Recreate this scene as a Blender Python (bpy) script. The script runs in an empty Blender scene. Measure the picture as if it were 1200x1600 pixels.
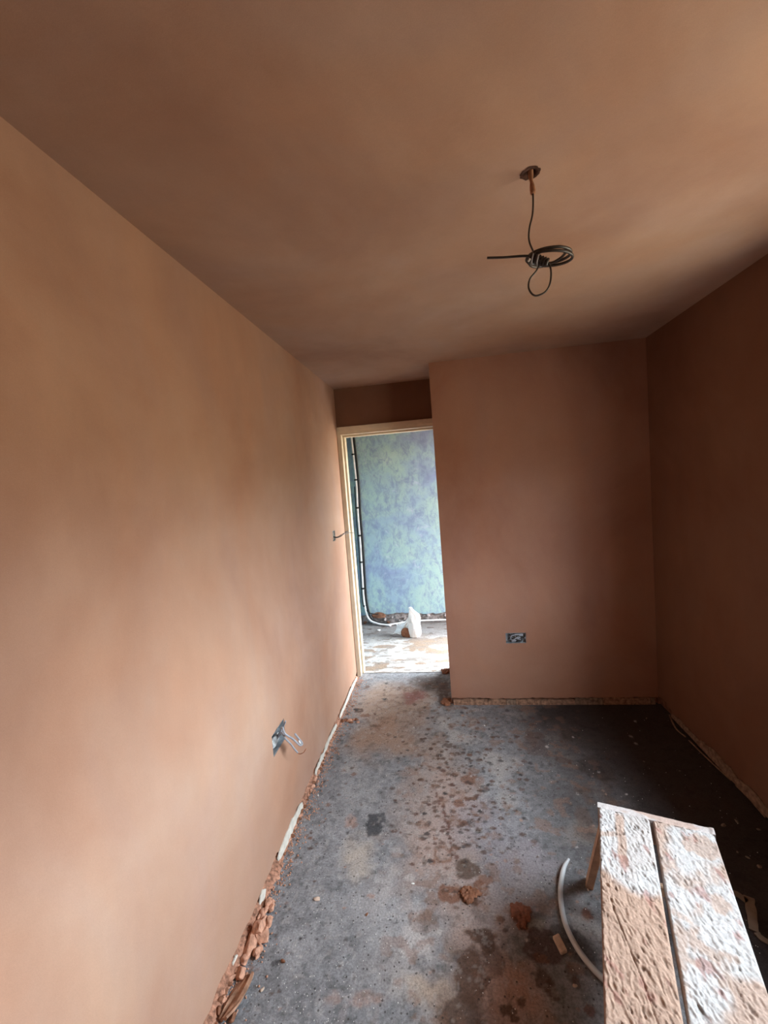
import bpy, bmesh, math, random
import numpy as np
from mathutils import Vector, Matrix

# ---------------------------------------------------------------- camera
F, YAW, PITCH, ROLL = 657.96, -0.1413, 0.0690, -0.0779
CAM = np.array([0.8004, 0.0, 1.5829])
_cy, _sy, _cp, _sp = math.cos(YAW), math.sin(YAW), math.cos(PITCH), math.sin(PITCH)
_f = np.array([_sy*_cp, _cy*_cp, -_sp]); _r0 = np.array([_cy, -_sy, 0.0]); _u0 = np.cross(_r0, _f)
_c, _s = math.cos(ROLL), math.sin(ROLL)
_r = _r0*_c + _u0*_s; _u = -_r0*_s + _u0*_c
cam = bpy.data.cameras.new('camera'); camo = bpy.data.objects.new('camera', cam)
bpy.context.scene.collection.objects.link(camo)
cam.sensor_fit = 'HORIZONTAL'; cam.sensor_width = 36; cam.lens = 36*F/1200; cam.clip_start = 0.02
camo.matrix_world = Matrix(((_r[0], _u[0], -_f[0], CAM[0]), (_r[1], _u[1], -_f[1], CAM[1]),
                            (_r[2], _u[2], -_f[2], CAM[2]), (0, 0, 0, 1)))
sc = bpy.context.scene; sc.camera = camo
C = sc.collection

def P(px, py, z=None, x=None, y=None):
    """point of the room (on a given plane) that the measured photograph position belongs to"""
    d = _r*(px-600)/F + _u*(800-py)/F + _f
    t = (z-CAM[2])/d[2] if z is not None else (x-CAM[0])/d[0] if x is not None else (y-CAM[1])/d[1]
    return CAM + d*t

# ---------------------------------------------------------------- room measures (metres)
H = 2.35; W = 2.106; YD = 3.323; YP = 2.874; XP = 0.7675; YB = -0.6
HY = 4.60; HX0 = -0.215; HX1 = 1.30; DWT = 0.12
WIN = (0.45, 1.70, 1.00, 2.02)          # window in the right-hand wall: y0, y1, z0, z1
HWIN = (3.52, 4.50, 0.06, 2.15)         # glazed opening at the right end of the hallway

# ---------------------------------------------------------------- world, light, exposure
SKY = 61.0
w = bpy.data.worlds.new('overcast_sky'); sc.world = w; w.use_nodes = True
nt = w.node_tree; nt.nodes.clear()
geo = nt.nodes.new('ShaderNodeTexCoord'); sep = nt.nodes.new('ShaderNodeSeparateXYZ')
rmp = nt.nodes.new('ShaderNodeValToRGB'); mp = nt.nodes.new('ShaderNodeMapRange')
bg = nt.nodes.new('ShaderNodeBackground'); wo = nt.nodes.new('ShaderNodeOutputWorld')
nt.links.new(geo.outputs['Generated'], sep.inputs[0]); nt.links.new(sep.outputs['Z'], mp.inputs['Value'])
mp.inputs['From Min'].default_value = -1; mp.inputs['From Max'].default_value = 1
nt.links.new(mp.outputs[0], rmp.inputs[0]); nt.links.new(rmp.outputs[0], bg.inputs[0]); nt.links.new(bg.outputs[0], wo.inputs[0])
cr = rmp.color_ramp
cr.elements[0].position = 0.0; cr.elements[0].color = (0.15, 0.13, 0.09, 1)
cr.elements[1].position = 1.0; cr.elements[1].color = (0.80, 0.91, 1.0, 1)
e = cr.elements.new(0.535); e.color = (0.175, 0.155, 0.115, 1)
e = cr.elements.new(0.60); e.color = (0.68, 0.77, 0.86, 1)
bg.inputs[1].default_value = SKY

def portal(name, loc, rot, sx, sy):
    l = bpy.data.lights.new(name, 'AREA'); l.shape = 'RECTANGLE'; l.size = sx; l.size_y = sy
    l.cycles.is_portal = True
    o = bpy.data.objects.new(name, l); C.objects.link(o); o.location = loc; o.rotation_euler = rot
portal('window_portal', (W+0.26, (WIN[0]+WIN[1])/2, (WIN[2]+WIN[3])/2), (0, math.radians(90), 0), WIN[3]-WIN[2], WIN[1]-WIN[0])
portal('hall_portal', (HX1+0.13, (HWIN[0]+HWIN[1])/2, (HWIN[2]+HWIN[3])/2), (0, math.radians(90), 0), HWIN[3]-HWIN[2], HWIN[1]-HWIN[0])
sc.view_settings.view_transform = 'Standard'; sc.view_settings.look = 'None'
sc.view_settings.gamma = 1; sc.view_settings.use_curve_mapping = False
sc.view_settings.exposure = 0.0
sc.cycles.max_bounces = 10; sc.cycles.diffuse_bounces = 8; sc.cycles.use_denoising = True
sc.cycles.sample_clamp_indirect = 6

# ---------------------------------------------------------------- noise helpers
def _hash(ix, iy, seed):
    h = (ix.astype(np.int64)*374761393 + iy.astype(np.int64)*668265263 + seed*982451653) & 0x7fffffff
    h = ((h ^ (h >> 13))*1274126177) & 0x7fffffff
    return ((h ^ (h >> 16)) & 0xffff)/65535.0
def vnoise(x, y, seed=0):
    x = np.asarray(x, float); y = np.asarray(y, float)
    ix, iy = np.floor(x), np.floor(y); fx, fy = x-ix, y-iy
    fx = fx*fx*(3-2*fx); fy = fy*fy*(3-2*fy)
    a = _hash(ix, iy, seed); b = _hash(ix+1, iy, seed); c = _hash(ix, iy+1, seed); d = _hash(ix+1, iy+1, seed)
    return (a*(1-fx)+b*fx)*(1-fy) + (c*(1-fx)+d*fx)*fy
def fbm(x, y, seed=0, o=4):
    s = 0; a = 0.5; t = 0
    for k in range(o):
        s = s + a*vnoise(np.asarray(x)*2**k, np.asarray(y)*2**k, seed+k*17); t += a; a *= 0.5
    return s/t
def sstep(a, b, x):
    t = np.clip((x-a)/(b-a), 0, 1); return t*t*(3-2*t)

# ---------------------------------------------------------------- material helpers
class Mat:
    def __init__(s, name, rough=0.85, spec=0.3, metal=0):
        s.m = bpy.data.materials.new(name); s.m.use_nodes = True; s.t = s.m.node_tree
        s.b = s.t.nodes['Principled BSDF']; s.b.inputs['Roughness'].default_value = rough
        s.b.inputs['Specular IOR Level'].default_value = spec; s.b.inputs['Metallic'].default_value = metal
        s.tc = s.t.nodes.new('ShaderNodeTexCoord').outputs['Object']
    def n(s, kind, **kw):
        o = s.t.nodes.new(kind)
        for k, v in kw.items():
            if k in o.inputs.keys():
                i = o.inputs[k]
                if hasattr(v, 'links'): s.t.links.new(v, i)
                else: i.default_value = v
            else: setattr(o, k, v)
        return o
    def scaled(s, v):
        m = s.n('ShaderNodeMapping', Vector=s.tc); m.inputs['Scale'].default_value = v; return m.outputs[0]
    def noise(s, sc, det=4, rough=0.55, vec=None, dist=0.0):
        return s.n('ShaderNodeTexNoise', Vector=vec if vec is not None else s.tc, Scale=sc, Detail=det, Roughness=rough, Distortion=dist).outputs['Fac']
    def ramp(s, fac, stops, interp='LINEAR'):
        r = s.n('ShaderNodeValToRGB', Fac=fac); e = r.color_ramp.elements; r.color_ramp.interpolation = interp
        while len(e) < len(stops): e.new(0.5)
        for k, (p, c) in enumerate(stops):
            e[k].position = p; e[k].color = (*c, 1) if len(c) == 3 else c
        return r.outputs[0]
    def mix(s, fac, a, b, mode='MIX'):
        o = s.n('ShaderNodeMix', data_type='RGBA', blend_type=mode)
        for idx, v in ((0, fac), (6, a), (7, b)):
            if hasattr(v, 'links'): s.t.links.new(v, o.inputs[idx])
            else: o.inputs[idx].default_value = v if idx == 0 or len(v) == 4 else (*v, 1)
        return o.outputs[2]
    def color(s, v):
        if hasattr(v, 'links'): s.t.links.new(v, s.b.inputs['Base Color'])
        else: s.b.inputs['Base Color'].default_value = (*v, 1)
        return s
    def bump(s, h, strength=0.3, dist=0.002):
        b = s.n('ShaderNodeBump', Height=h, Strength=strength, Distance=dist)
        s.t.links.new(b.outputs[0], s.b.inputs['Normal']); return s

def g3(v): return (v, v, v)

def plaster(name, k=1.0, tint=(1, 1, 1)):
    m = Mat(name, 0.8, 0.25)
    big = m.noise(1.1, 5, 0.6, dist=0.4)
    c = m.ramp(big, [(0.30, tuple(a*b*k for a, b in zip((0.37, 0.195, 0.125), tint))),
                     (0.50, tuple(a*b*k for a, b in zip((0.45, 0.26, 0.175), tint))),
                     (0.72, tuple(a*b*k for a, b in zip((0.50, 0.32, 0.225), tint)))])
    mid = m.noise(6, 5, 0.65, m.scaled((1, 1, 0.45)))
    c = m.mix(0.45, c, m.ramp(mid, [(0.3, g3(0.80)), (0.7, g3(1.0))]), 'MULTIPLY')
    hue = m.noise(2.6, 4, 0.6, m.scaled((1, 1, 0.55)), 0.8)
    c = m.mix(1.0, c, m.ramp(hue, [(0.30, (0.97, 1.0, 1.07)), (0.50, g3(1.0)), (0.70, (1.03, 0.98, 0.93))]), 'MULTIPLY')
    fine = m.noise(150, 3, 0.65)
    c = m.mix(0.45, c, m.ramp(m.noise(520, 2, 0.6), [(0.3, g3(0.78)), (0.7, g3(1.0))]), 'MULTIPLY')
    c = m.mix(0.30, c, m.ramp(fine, [(0.3, g3(0.86)), (0.7, g3(1.0))]), 'MULTIPLY')
    m.color(c)
    sweep = m.noise(3.0, 4, 0.5, m.scaled((1, 1, 2.2)), 1.2)
    hh = m.n('ShaderNodeMath', operation='ADD'); m.t.links.new(sweep, hh.inputs[0])
    hf = m.n('ShaderNodeMath', operation='MULTIPLY'); m.t.links.new(fine, hf.inputs[0]); hf.inputs[1].default_value = 0.10
    m.t.links.new(hf.outputs[0], hh.inputs[1])
    m.bump(hh.outputs[0], 0.35, 0.006)
    return m.m
PLA = plaster('skim_plaster')
PLC = plaster('ceiling_plaster', 0.98, (0.97, 1.05, 1.13))
PLE = plaster('end_wall_plaster', 0.74, (1.06, 0.92, 0.88))  # skim darkened to put the end wall's shade into its colour
PLD = plaster('shaded_plaster', 0.46, (1.0, 0.84, 0.74))   # same skim, darkened to paint in shade on right wall and lintel
def simple(name, c, rough=0.7, var=0.25, sc=30, bump=0.3, dist=0.002, spec=0.3, metal=0):
    m = Mat(name, rough, spec, metal); n = m.noise(sc, 4)
    m.color(m.ramp(n, [(0.3, tuple(v*(1-var) for v in c)), (0.7, tuple(min(1, v*(1+var)) for v in c))]))
    if bump: m.bump(n, bump, dist)
    return m.m
BROWN = simple('fallen_plaster', (0.50, 0.27, 0.18), 0.95, 0.35, 60, 0.8, 0.004)
MASON = simple('exposed_masonry', (0.16, 0.075, 0.045), 0.95, 0.6, 25, 1.0, 0.01)
MASONG = simple('grey_rubble_masonry', (0.26, 0.23, 0.22), 0.95, 0.65, 28, 1.0, 0.01)
DKBROWN = simple('damp_mortar', (0.20, 0.085, 0.045), 0.75, 0.4, 60, 0.8, 0.004)
CREAM = simple('bare_board_edge', (0.62, 0.58, 0.50), 0.8, 0.15, 40, 0.4)
LATHM = simple('dusty_lath', (0.20, 0.13, 0.09), .9, .5, 50, .5)
EDGEM = simple('stained_board_edge', (0.27, 0.155, 0.10), .95, .6, 45, 1.0, .006)
PALECHIP = simple('pale_chip', (0.55, 0.42, 0.33), 0.85, 0.25, 60, 0.4)
WHITECHIP = simple('white_chip', (0.75, 0.73, 0.70), 0.8, 0.1, 60, 0.3)
TIMBER = simple('painted_lining', (0.66, 0.56, 0.42), 0.55, 0.10, 12, 0.2)
STEEL = simple('galvanised_steel', (0.42, 0.45, 0.47), 0.38, 0.25, 50, 0.2, spec=0.5, metal=0.7)
GREYPVC = simple('grey_cable_sheath', (0.33, 0.34, 0.37), 0.45, 0.12, 60, 0.1)
DARKPVC = simple('dark_cable_sheath', (0.028, 0.022, 0.020), 0.42, 0.25, 60, 0.1, spec=0.5)
BLACK = simple('black_pipe', (0.012, 0.012, 0.013), 0.5, 0.3, 40, 0.1)
COPPER = simple('bare_copper', (0.75, 0.33, 0.18), 0.3, 0.1, 60, 0, metal=1)
WHITEPVC = simple('white_conduit', (0.62, 0.60, 0.59), 0.4, 0.12, 20, 0.1)
PIPEM = simple('pale_grey_pipe', (0.50, 0.52, 0.53), 0.45, 0.12, 20, 0.1, spec=0.4)
DULLW = simple('dusty_leg_timber', (0.46, 0.30, 0.20), 0.8, 0.3, 18, 0.4)
FRAMEW = simple('white_window_frame', (0.8, 0.8, 0.8), 0.4, 0.05, 10, 0)
TAPE = simple('cream_tape', (0.20, 0.15, 0.11), 0.6, 0.2, 20, 0.2)
SLEEVE = simple('dirty_sleeve', (0.30, 0.14, 0.075), 0.7, 0.3, 80, 0.4)
HOLE = simple('hole_lining', (0.06, 0.025, 0.016), 0.95, 0.4, 80, 0.6)

m = Mat('blue_green_distemper', 0.9, 0.15)
a = m.noise(2.3, 6, 0.65, dist=0.5)
c = m.ramp(a, [(0.30, (0.22, 0.29, 0.44)), (0.44, (0.26, 0.38, 0.45)), (0.56, (0.30, 0.44, 0.42)), (0.74, (0.38, 0.50, 0.46))])
b = m.noise(11, 9, 0.82, m.scaled((1.4, 1, 0.8)), 0.6)
c = m.mix(m.ramp(b, [(0.46, g3(0)), (0.60, g3(0.8))]), c, (0.17, 0.22, 0.34))
b2 = m.noise(5, 6, 0.7, m.scaled((1, 1, 1.3)), 1.5)
c = m.mix(m.ramp(b2, [(0.60, g3(0)), (0.72, g3(0.5))]), c, (0.50, 0.52, 0.66))
m.color(c).bump(b, 0.5, 0.003); BLUE = m.m
GLASS = bpy.data.materials.new('window_glass'); GLASS.use_nodes = True
_t = GLASS.node_tree; _t.nodes.clear()
_o = _t.nodes.new('ShaderNodeOutputMaterial'); _mx = _t.nodes.new('ShaderNodeMixShader'); _mx.inputs[0].default_value = 0.06
_a = _t.nodes.new('ShaderNodeBsdfTransparent'); _b = _t.nodes.new('ShaderNodeBsdfGlossy'); _b.inputs['Roughness'].default_value = 0.05
_t.links.new(_a.outputs[0], _mx.inputs[1]); _t.links.new(_b.outputs[0], _mx.inputs[2]); _t.links.new(_mx.outputs[0], _o.inputs[0])

def attr_mat(name, rough=0.8, speck=True, bumps=(60, 0.5, 0.003), fine=0.35):
    m = Mat(name, rough, 0.3)
    at = m.n('ShaderNodeAttribute', attribute_name='stain').outputs['Color']
    f = m.noise(bumps[0], 6, 0.7)
    c = m.mix(fine, at, m.ramp(f, [(0.32, g3(0.30)), (0.52, g3(0.95)), (0.70, g3(1.5))]), 'MULTIPLY')
    if speck:
        v = m.n('ShaderNodeTexVoronoi', Vector=m.tc, Scale=75.0)
        s1 = m.ramp(v.outputs['Distance'], [(0.10, g3(1)), (0.16, g3(0))])
        sel = m.n('ShaderNodeSeparateColor'); m.t.links.new(v.outputs['Color'], sel.inputs[0])
        k = m.ramp(sel.outputs[0], [(0.965, g3(0)), (0.975, g3(0.6))], 'LINEAR')
        kk = m.n('ShaderNodeMath', operation='MULTIPLY'); m.t.links.new(s1, kk.inputs[0]); m.t.links.new(k, kk.inputs[1])
        c = m.mix(kk.outputs[0], c, (0.60, 0.57, 0.53))
        k = m.ramp(sel.outputs[1], [(0.82, g3(0)), (0.86, g3(0.75))])
        s2 = m.ramp(v.outputs['Distance'], [(0.18, g3(1)), (0.30, g3(0))])
        kk = m.n('ShaderNodeMath', operation='MULTIPLY'); m.t.links.new(s2, kk.inputs[0]); m.t.links.new(k, kk.inputs[1])
        c = m.mix(kk.outputs[0], c, (0.03, 0.025, 0.022))
    m.color(c).bump(f, bumps[1], bumps[2])
    return m.m
FLOORM = attr_mat('stained_screed', 0.72, True, (130, 1.0, 0.006), 0.55)
HFLOORM = attr_mat('plaster_spattered_screed', 0.7, True, (70, 0.6, 0.004), 0.35)
PLANKM = attr_mat('plaster_caked_board', 0.85, False, (160, 0.4, 0.002), 0.30)

# ---------------------------------------------------------------- mesh helpers
def link(name, me, mat=None, parent=None, smooth=False):
    if mat is not None:
        for mm in (mat if isinstance(mat, (list, tuple)) else [mat]): me.materials.append(mm)
    if smooth:
        me.polygons.foreach_set('use_smooth', [True]*len(me.polygons))
    o = bpy.data.objects.new(name, me); C.objects.link(o)
    if parent: o.parent = parent
    return o
def frompy(name, vs, fs, mat=None, parent=None, smooth=False):
    me = bpy.data.meshes.new(name); me.from_pydata([tuple(map(float, v)) for v in vs], [], fs); me.update()
    return link(name, me, mat, parent, smooth)
def frombm(name, bm, mat=None, parent=None, smooth=False):
    bmesh.ops.recalc_face_normals(bm, faces=bm.faces)
    me = bpy.data.meshes.new(name); bm.to_mesh(me); bm.free(); return link(name, me, mat, parent, smooth)
def box(bm, lo, hi, bev=0.0, mat=None):
    r = bmesh.ops.create_cube(bm, size=1)
    s = [hi[k]-lo[k] for k in range(3)]; c = [(hi[k]+lo[k])/2 for k in range(3)]
    for v in r['verts']:
        v.co = Vector((v.co.x*s[0]+c[0], v.co.y*s[1]+c[1], v.co.z*s[2]+c[2]))
    if mat is not None:
        for v in r['verts']: v.co = mat @ v.co
    if bev:
        es = list({e for v in r['verts'] for e in v.link_edges})
        bmesh.ops.bevel(bm, geom=es, offset=bev, segments=2, affect='EDGES')
def catmull(pts, n=8):
    pts = [np.array(p, float) for p in pts]; q = [2*pts[0]-pts[1]]+pts+[2*pts[-1]-pts[-2]]; out = []
    for i in range(1, len(q)-2):
        for k in range(n):
            t = k/n; a, b, c, d = q[i-1:i+3]
            out.append(0.5*((2*b)+(c-a)*t+(2*a-5*b+4*c-d)*t*t+(-a+3*b-3*c+d)*t**3))
    out.append(pts[-1]); return out
def tube(name, pts, r, mat, parent=None, n=8, seg=8, rz=None):
    p = catmull(pts, seg) if len(pts) > 2 else [np.array(q, float) for q in pts]
    vs = []; fs = []; N = None
    for i, c in enumerate(p):
        t = p[min(i+1, len(p)-1)]-p[max(i-1, 0)]; t = t/(np.linalg.norm(t)+1e-12)
        if N is None:
            N = np.cross(t, [0, 0, 1.0]);
            if np.linalg.norm(N) < 0.1: N = np.cross(t, [1.0, 0, 0])
        N = N - t*(N@t); N /= np.linalg.norm(N)+1e-12; B = np.cross(t, N)
        rr = r if not callable(r) else r(i/(len(p)-1)); rb = rr if rz is None else rr*rz
        for k in range(n):
            a = 2*math.pi*k/n; vs.append(c+N*math.cos(a)*rr+B*math.sin(a)*rb)
    for i in range(len(p)-1):
        for k in range(n):
            fs.append((i*n+k, i*n+(k+1) % n, (i+1)*n+(k+1) % n, (i+1)*n+k))
    fs.append(tuple(range(n))[::-1]); fs.append(tuple((len(p)-1)*n+k for k in range(n)))
    return frompy(name, vs, fs, mat, parent, True)
def tag(o, label=None, cat=None, group=None, kind=None):
    if label: o['label'] = label
    if cat: o['category'] = cat
    if group: o['group'] = group
    if kind: o['kind'] = kind
    return o
def thing(name, loc, label, cat, group=None, rz=0):
    o = bpy.data.objects.new(name, None); o.empty_display_size = 0.05; C.objects.link(o)
    o.location = loc; o.rotation_euler = (0, 0, rz); return tag(o, label, cat, group)
def struct(o): o['kind'] = 'structure'; return o

def slab(name, axis, p0, p1, ur, vr, holes, mat, parent=None):
    """wall as a solid between planes axis=p0 (room face) and p1, with rectangular holes (u0,u1,v0,v1)"""
    us = sorted({*ur, *[h[0] for h in holes], *[h[1] for h in holes]}); vv = sorted({*vr, *[h[2] for h in holes], *[h[3] for h in holes]})
    inh = lambda a, b: any(h[0]-1e-9 <= a and b <= h[1]+1e-9 for h in ())
    def solid(i, j):
        if i < 0 or j < 0 or i >= len(us)-1 or j >= len(vv)-1: return False
        cu, cv = (us[i]+us[i+1])/2, (vv[j]+vv[j+1])/2
        return not any(h[0] < cu < h[1] and h[2] < cv < h[3] for h in holes)
    vs = []; fs = []
    def pt(p, u, v):
        vs.append({'x': (p, u, v), 'y': (u, p, v), 'z': (u, v, p)}[axis]); return len(vs)-1
    for i in range(len(us)-1):
        for j in range(len(vv)-1):
            if not solid(i, j): continue
            a, b, c, d = us[i], us[i+1], vv[j], vv[j+1]
            for p in (p0, p1): fs.append((pt(p, a, c), pt(p, b, c), pt(p, b, d), pt(p, a, d)))
            if not solid(i-1, j): fs.append((pt(p0, a, c), pt(p1, a, c), pt(p1, a, d), pt(p0, a, d)))
            if not solid(i+1, j): fs.append((pt(p0, b, c), pt(p1, b, c), pt(p1, b, d), pt(p0, b, d)))
            if not solid(i, j-1): fs.append((pt(p0, a, c), pt(p1, a, c), pt(p1, b, c), pt(p0, b, c)))
            if not solid(i, j+1): fs.append((pt(p0, a, d), pt(p1, a, d), pt(p1, b, d), pt(p0, b, d)))
    bm = bmesh.new(); bv = [bm.verts.new(v) for v in vs]
    for f in fs: bm.faces.new([bv[k] for k in f])
    bmesh.ops.remove_doubles(bm, verts=bm.verts, dist=1e-5)
    return frombm(name, bm, mat, parent)

def ragged(name, axis, plane, inward, rng, ztop, zfun, mat, parent, thick=0.014, step=0.006):
    """plaster hem whose lower edge is broken off unevenly; inward = direction (+1/-1) from face to masonry"""
    n = max(4, int((rng[1]-rng[0])/step)); vs = []; fs = []
    for i in range(n+1):
        u = rng[0]+(rng[1]-rng[0])*i/n; z = zfun(u)
        for (d, zz) in ((0, ztop), (0, z), (thick*inward, z+0.003), (thick*inward, ztop)):
            vs.append((plane+d, u, zz) if axis == 'x' else (u, plane+d, zz))
    for i in range(n):
        for k in range(3):
            fs.append((i*4+k, i*4+k+1, (i+1)*4+k+1, (i+1)*4+k))
    return frompy(name, vs, fs, mat, parent)

# ---------------------------------------------------------------- room shell
TS = 0.015; ZT = 0.07
LB = (1.655, 1.795, 0.435, 0.53)     # socket hole in left wall (y0,y1,z0,z1)
SB = (2.925, 2.995, 1.19, 1.265)     # switch hole in left wall
PB = (1.158, 1.292, 0.430, 0.502)    # socket hole in projecting wall (x0,x1,z0,z1)
wl = struct(slab('wall_left', 'x', 0, -TS, (YB, YD), (ZT, H), [LB, SB], PLA))
core = slab('masonry_core', 'x', -TS, -0.15, (YB, YD+DWT), (0, H), [LB, SB], BROWN, wl)
zl = lambda u: 0.022+0.022*fbm(u*9, 3.1, 5)+0.018*float(vnoise(u*42, 0.3, 8))
ragged('plaster_hem', 'x', 0, -1, (YB, YD), ZT, lambda u: float(zl(u)), PLA, wl, TS)

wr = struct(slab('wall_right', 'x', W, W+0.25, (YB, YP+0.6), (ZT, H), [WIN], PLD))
slab('masonry_core', 'x', W+TS, W+0.25, (YB, YP+0.6), (0, ZT), [], MASON, wr)
slab('corner_block', 'x', W, W+TS, (YP, YP+0.6), (0, ZT), [], MASON, wr)
zr = lambda u: 0.012+0.055*sstep(0.35, 0.75, fbm(u*5, 1.7, 15))+0.012*float(vnoise(u*30, 0.3, 18))
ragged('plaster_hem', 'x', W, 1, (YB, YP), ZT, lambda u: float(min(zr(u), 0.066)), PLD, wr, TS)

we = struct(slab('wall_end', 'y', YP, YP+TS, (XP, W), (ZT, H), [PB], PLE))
slab('partition_core', 'y', YP+TS, YP+0.055, (XP, W), (0, H), [PB], MASON, we)
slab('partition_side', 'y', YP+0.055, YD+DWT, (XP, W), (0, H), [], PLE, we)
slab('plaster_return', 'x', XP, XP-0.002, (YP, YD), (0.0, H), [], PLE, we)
zp = lambda u: 0.030+0.018*fbm(u*6, 4.7, 25)+0.010*float(vnoise(u*45, 0.3, 28))
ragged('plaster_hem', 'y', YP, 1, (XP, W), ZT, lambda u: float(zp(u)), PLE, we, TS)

DX0, DX1, DH = 0.0, 0.90, 2.02       # structural opening in the door wall, running behind the projecting wall
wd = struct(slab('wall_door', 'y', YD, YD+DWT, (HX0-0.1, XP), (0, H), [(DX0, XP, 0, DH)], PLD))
slab('plaster_hall_side', 'y', YD+DWT, YD+DWT+0.002, (DX1, HX1), (0, H), [], PLA, wd)
struct(slab('wall_back', 'y', YB, YB-0.15, (-0.15, W+0.25), (0, H), [], PLA))
ceil = struct(slab('ceiling', 'z', H, H+0.15, (-0.4, W+0.4), (YB-0.2, HY+0.2), [(1.080-0.0165, 1.080+0.0165, 1.195-0.0165, 1.195+0.0165)], PLC))

# hallway beyond the door
struct(slab('wall_hall_left', 'x', HX0, HX0-0.1, (YD, HY+0.1), (0, H), [], BLUE))
zh = lambda u: 0.075+0.05*fbm(u*5, 9.2, 35)+0.02*float(vnoise(u*30, 0.6, 38))
wb = struct(slab('wall_hall_back', 'y', HY, HY+0.02, (HX0, HX1+0.1), (0.15, H), [], BLUE))
ragged('plaster_hem', 'y', HY, 1, (HX0, HX1), 0.15, lambda u: float(min(zh(u), 0.148)), BLUE, wb, 0.02)
slab('masonry_core', 'y', HY+0.02, HY+0.15, (HX0, HX1+0.1), (0, H), [], MASONG, wb)
struct(slab('wall_hall_right', 'x', HX1, HX1+0.12, (YD, HY+0.1), (0, H), [HWIN], PLA))

# windows (outside the picture, they are where the daylight comes in)
def window(name, xf, y0, y1, z0, z1, mull):
    bm = bmesh.new(); t = 0.06
    box(bm, (xf, y0, z0), (xf+t, y0+t, z1), 0.004); box(bm, (xf, y1-t, z0), (xf+t, y1, z1), 0.004)
    box(bm, (xf, y0+t, z0), (xf+t, y1-t, z0+t), 0.004); box(bm, (xf, y0+t, z1-t), (xf+t, y1-t, z1), 0.004)
    if mull: box(bm, (xf, (y0+y1)/2-0.03, z0+t), (xf+t, (y0+y1)/2+0.03, z1-t), 0.004)
    fr = struct(frombm(name, bm, FRAMEW))
    xs = [y0+t, (y0+y1)/2-0.03, (y0+y1)/2+0.03, y1-t] if mull else [y0+t, y1-t]
    for k in range(0, len(xs), 2):
        b2 = bmesh.new(); box(b2, (xf+0.025, xs[k], z0+t), (xf+0.031, xs[k+1], z1-t)); frombm('pane', b2, GLASS, fr)
    return fr
wf = window('window_1', W+0.15, WIN[0], WIN[1], WIN[2], WIN[3], True)
bm = bmesh.new(); box(bm, (W-0.03, WIN[0]-0.02, WIN[2]-0.022), (W+0.15, WIN[1]+0.02, WIN[2]), 0.004); frombm('window_sill', bm, FRAMEW, wf)
window('window_2', HX1+0.05, HWIN[0], HWIN[1], HWIN[2], HWIN[3], False)

# ---------------------------------------------------------------- floors
BR = (0.20, 0.09, 0.052); DK = (0.040, 0.034, 0.034); PALE = (0.52, 0.48, 0.46); PINK = (0.42, 0.26, 0.20)
WET = (0.085, 0.043, 0.026); TAN = (0.40, 0.29, 0.22); RED = (0.26, 0.09, 0.085); MID = (0.20, 0.19, 0.19)
def grid(xs, ys, zf):
    X, Y = np.meshgrid(xs, ys, indexing='ij'); Z = zf(X, Y); nx, ny = X.shape
    me = bpy.data.meshes.new('grid'); me.vertices.add(nx*ny)
    me.vertices.foreach_set('co', np.stack([X, Y, Z], -1).astype(np.float32).ravel())
    i = np.arange(nx*ny).reshape(nx, ny)
    q = np.stack([i[:-1, :-1], i[1:, :-1], i[1:, 1:], i[:-1, 1:]], -1).reshape(-1, 4)
    me.loops.add(q.size); me.loops.foreach_set('vertex_index', q.ravel().astype(np.int32))
    me.polygons.add(len(q)); me.polygons.foreach_set('loop_start', np.arange(0, q.size, 4, dtype=np.int32))
    me.polygons.foreach_set('use_smooth', np.ones(len(q), bool))
    me.update(calc_edges=True); return me, X, Y
def setcol(me, col):
    at = me.color_attributes.new('stain', 'FLOAT_COLOR', 'POINT')
    rgba = np.ones((len(me.vertices), 4), np.float32); rgba[:, :3] = np.clip(col.reshape(-1, 3), 0.004, 0.95)
    at.data.foreach_set('color', rgba.ravel())
def paint(col, X, Y, cx, cy, rx, ry, c, a=1.0, soft=0.3, warp=0.5, ws=None, seed=0, ang=0.0, ring=False):
    R = max(rx, ry)*1.9; msk = (abs(X-cx) < R) & (abs(Y-cy) < R)
    if not msk.any(): return
    x = X[msk]-cx; y = Y[msk]-cy; ca, sa = math.cos(ang), math.sin(ang); x, y = x*ca+y*sa, -x*sa+y*ca
    s = ws or 1.3/max(min(rx, ry), 0.004)
    d = np.sqrt((x/rx)**2+(y/ry)**2) + warp*(fbm(X[msk]*s+seed, Y[msk]*s, seed+3, 4)-0.5)*2
    k = (1-sstep(1-soft, 1+soft*0.3, d))
    if ring: k = k*sstep(0.45, 0.75, d)
    col[msk] = col[msk]*(1-(k*a)[:, None]) + np.array(c)*(k*a)[:, None]
def pp(col, X, Y, px, py, rx, ry, c, a=1.0, **kw):
    """stain measured in the photograph, laid on the floor at its real place and size"""
    p = P(px, py, z=0); u = P(px+rx, py, z=0); v = P(px, py-ry, z=0)
    paint(col, X, Y, p[0], p[1], float(np.hypot(*(u-p)[:2])), float(np.hypot(*(v-p)[:2])), c, a, seed=int(px*7+py) % 997, **kw)

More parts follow.
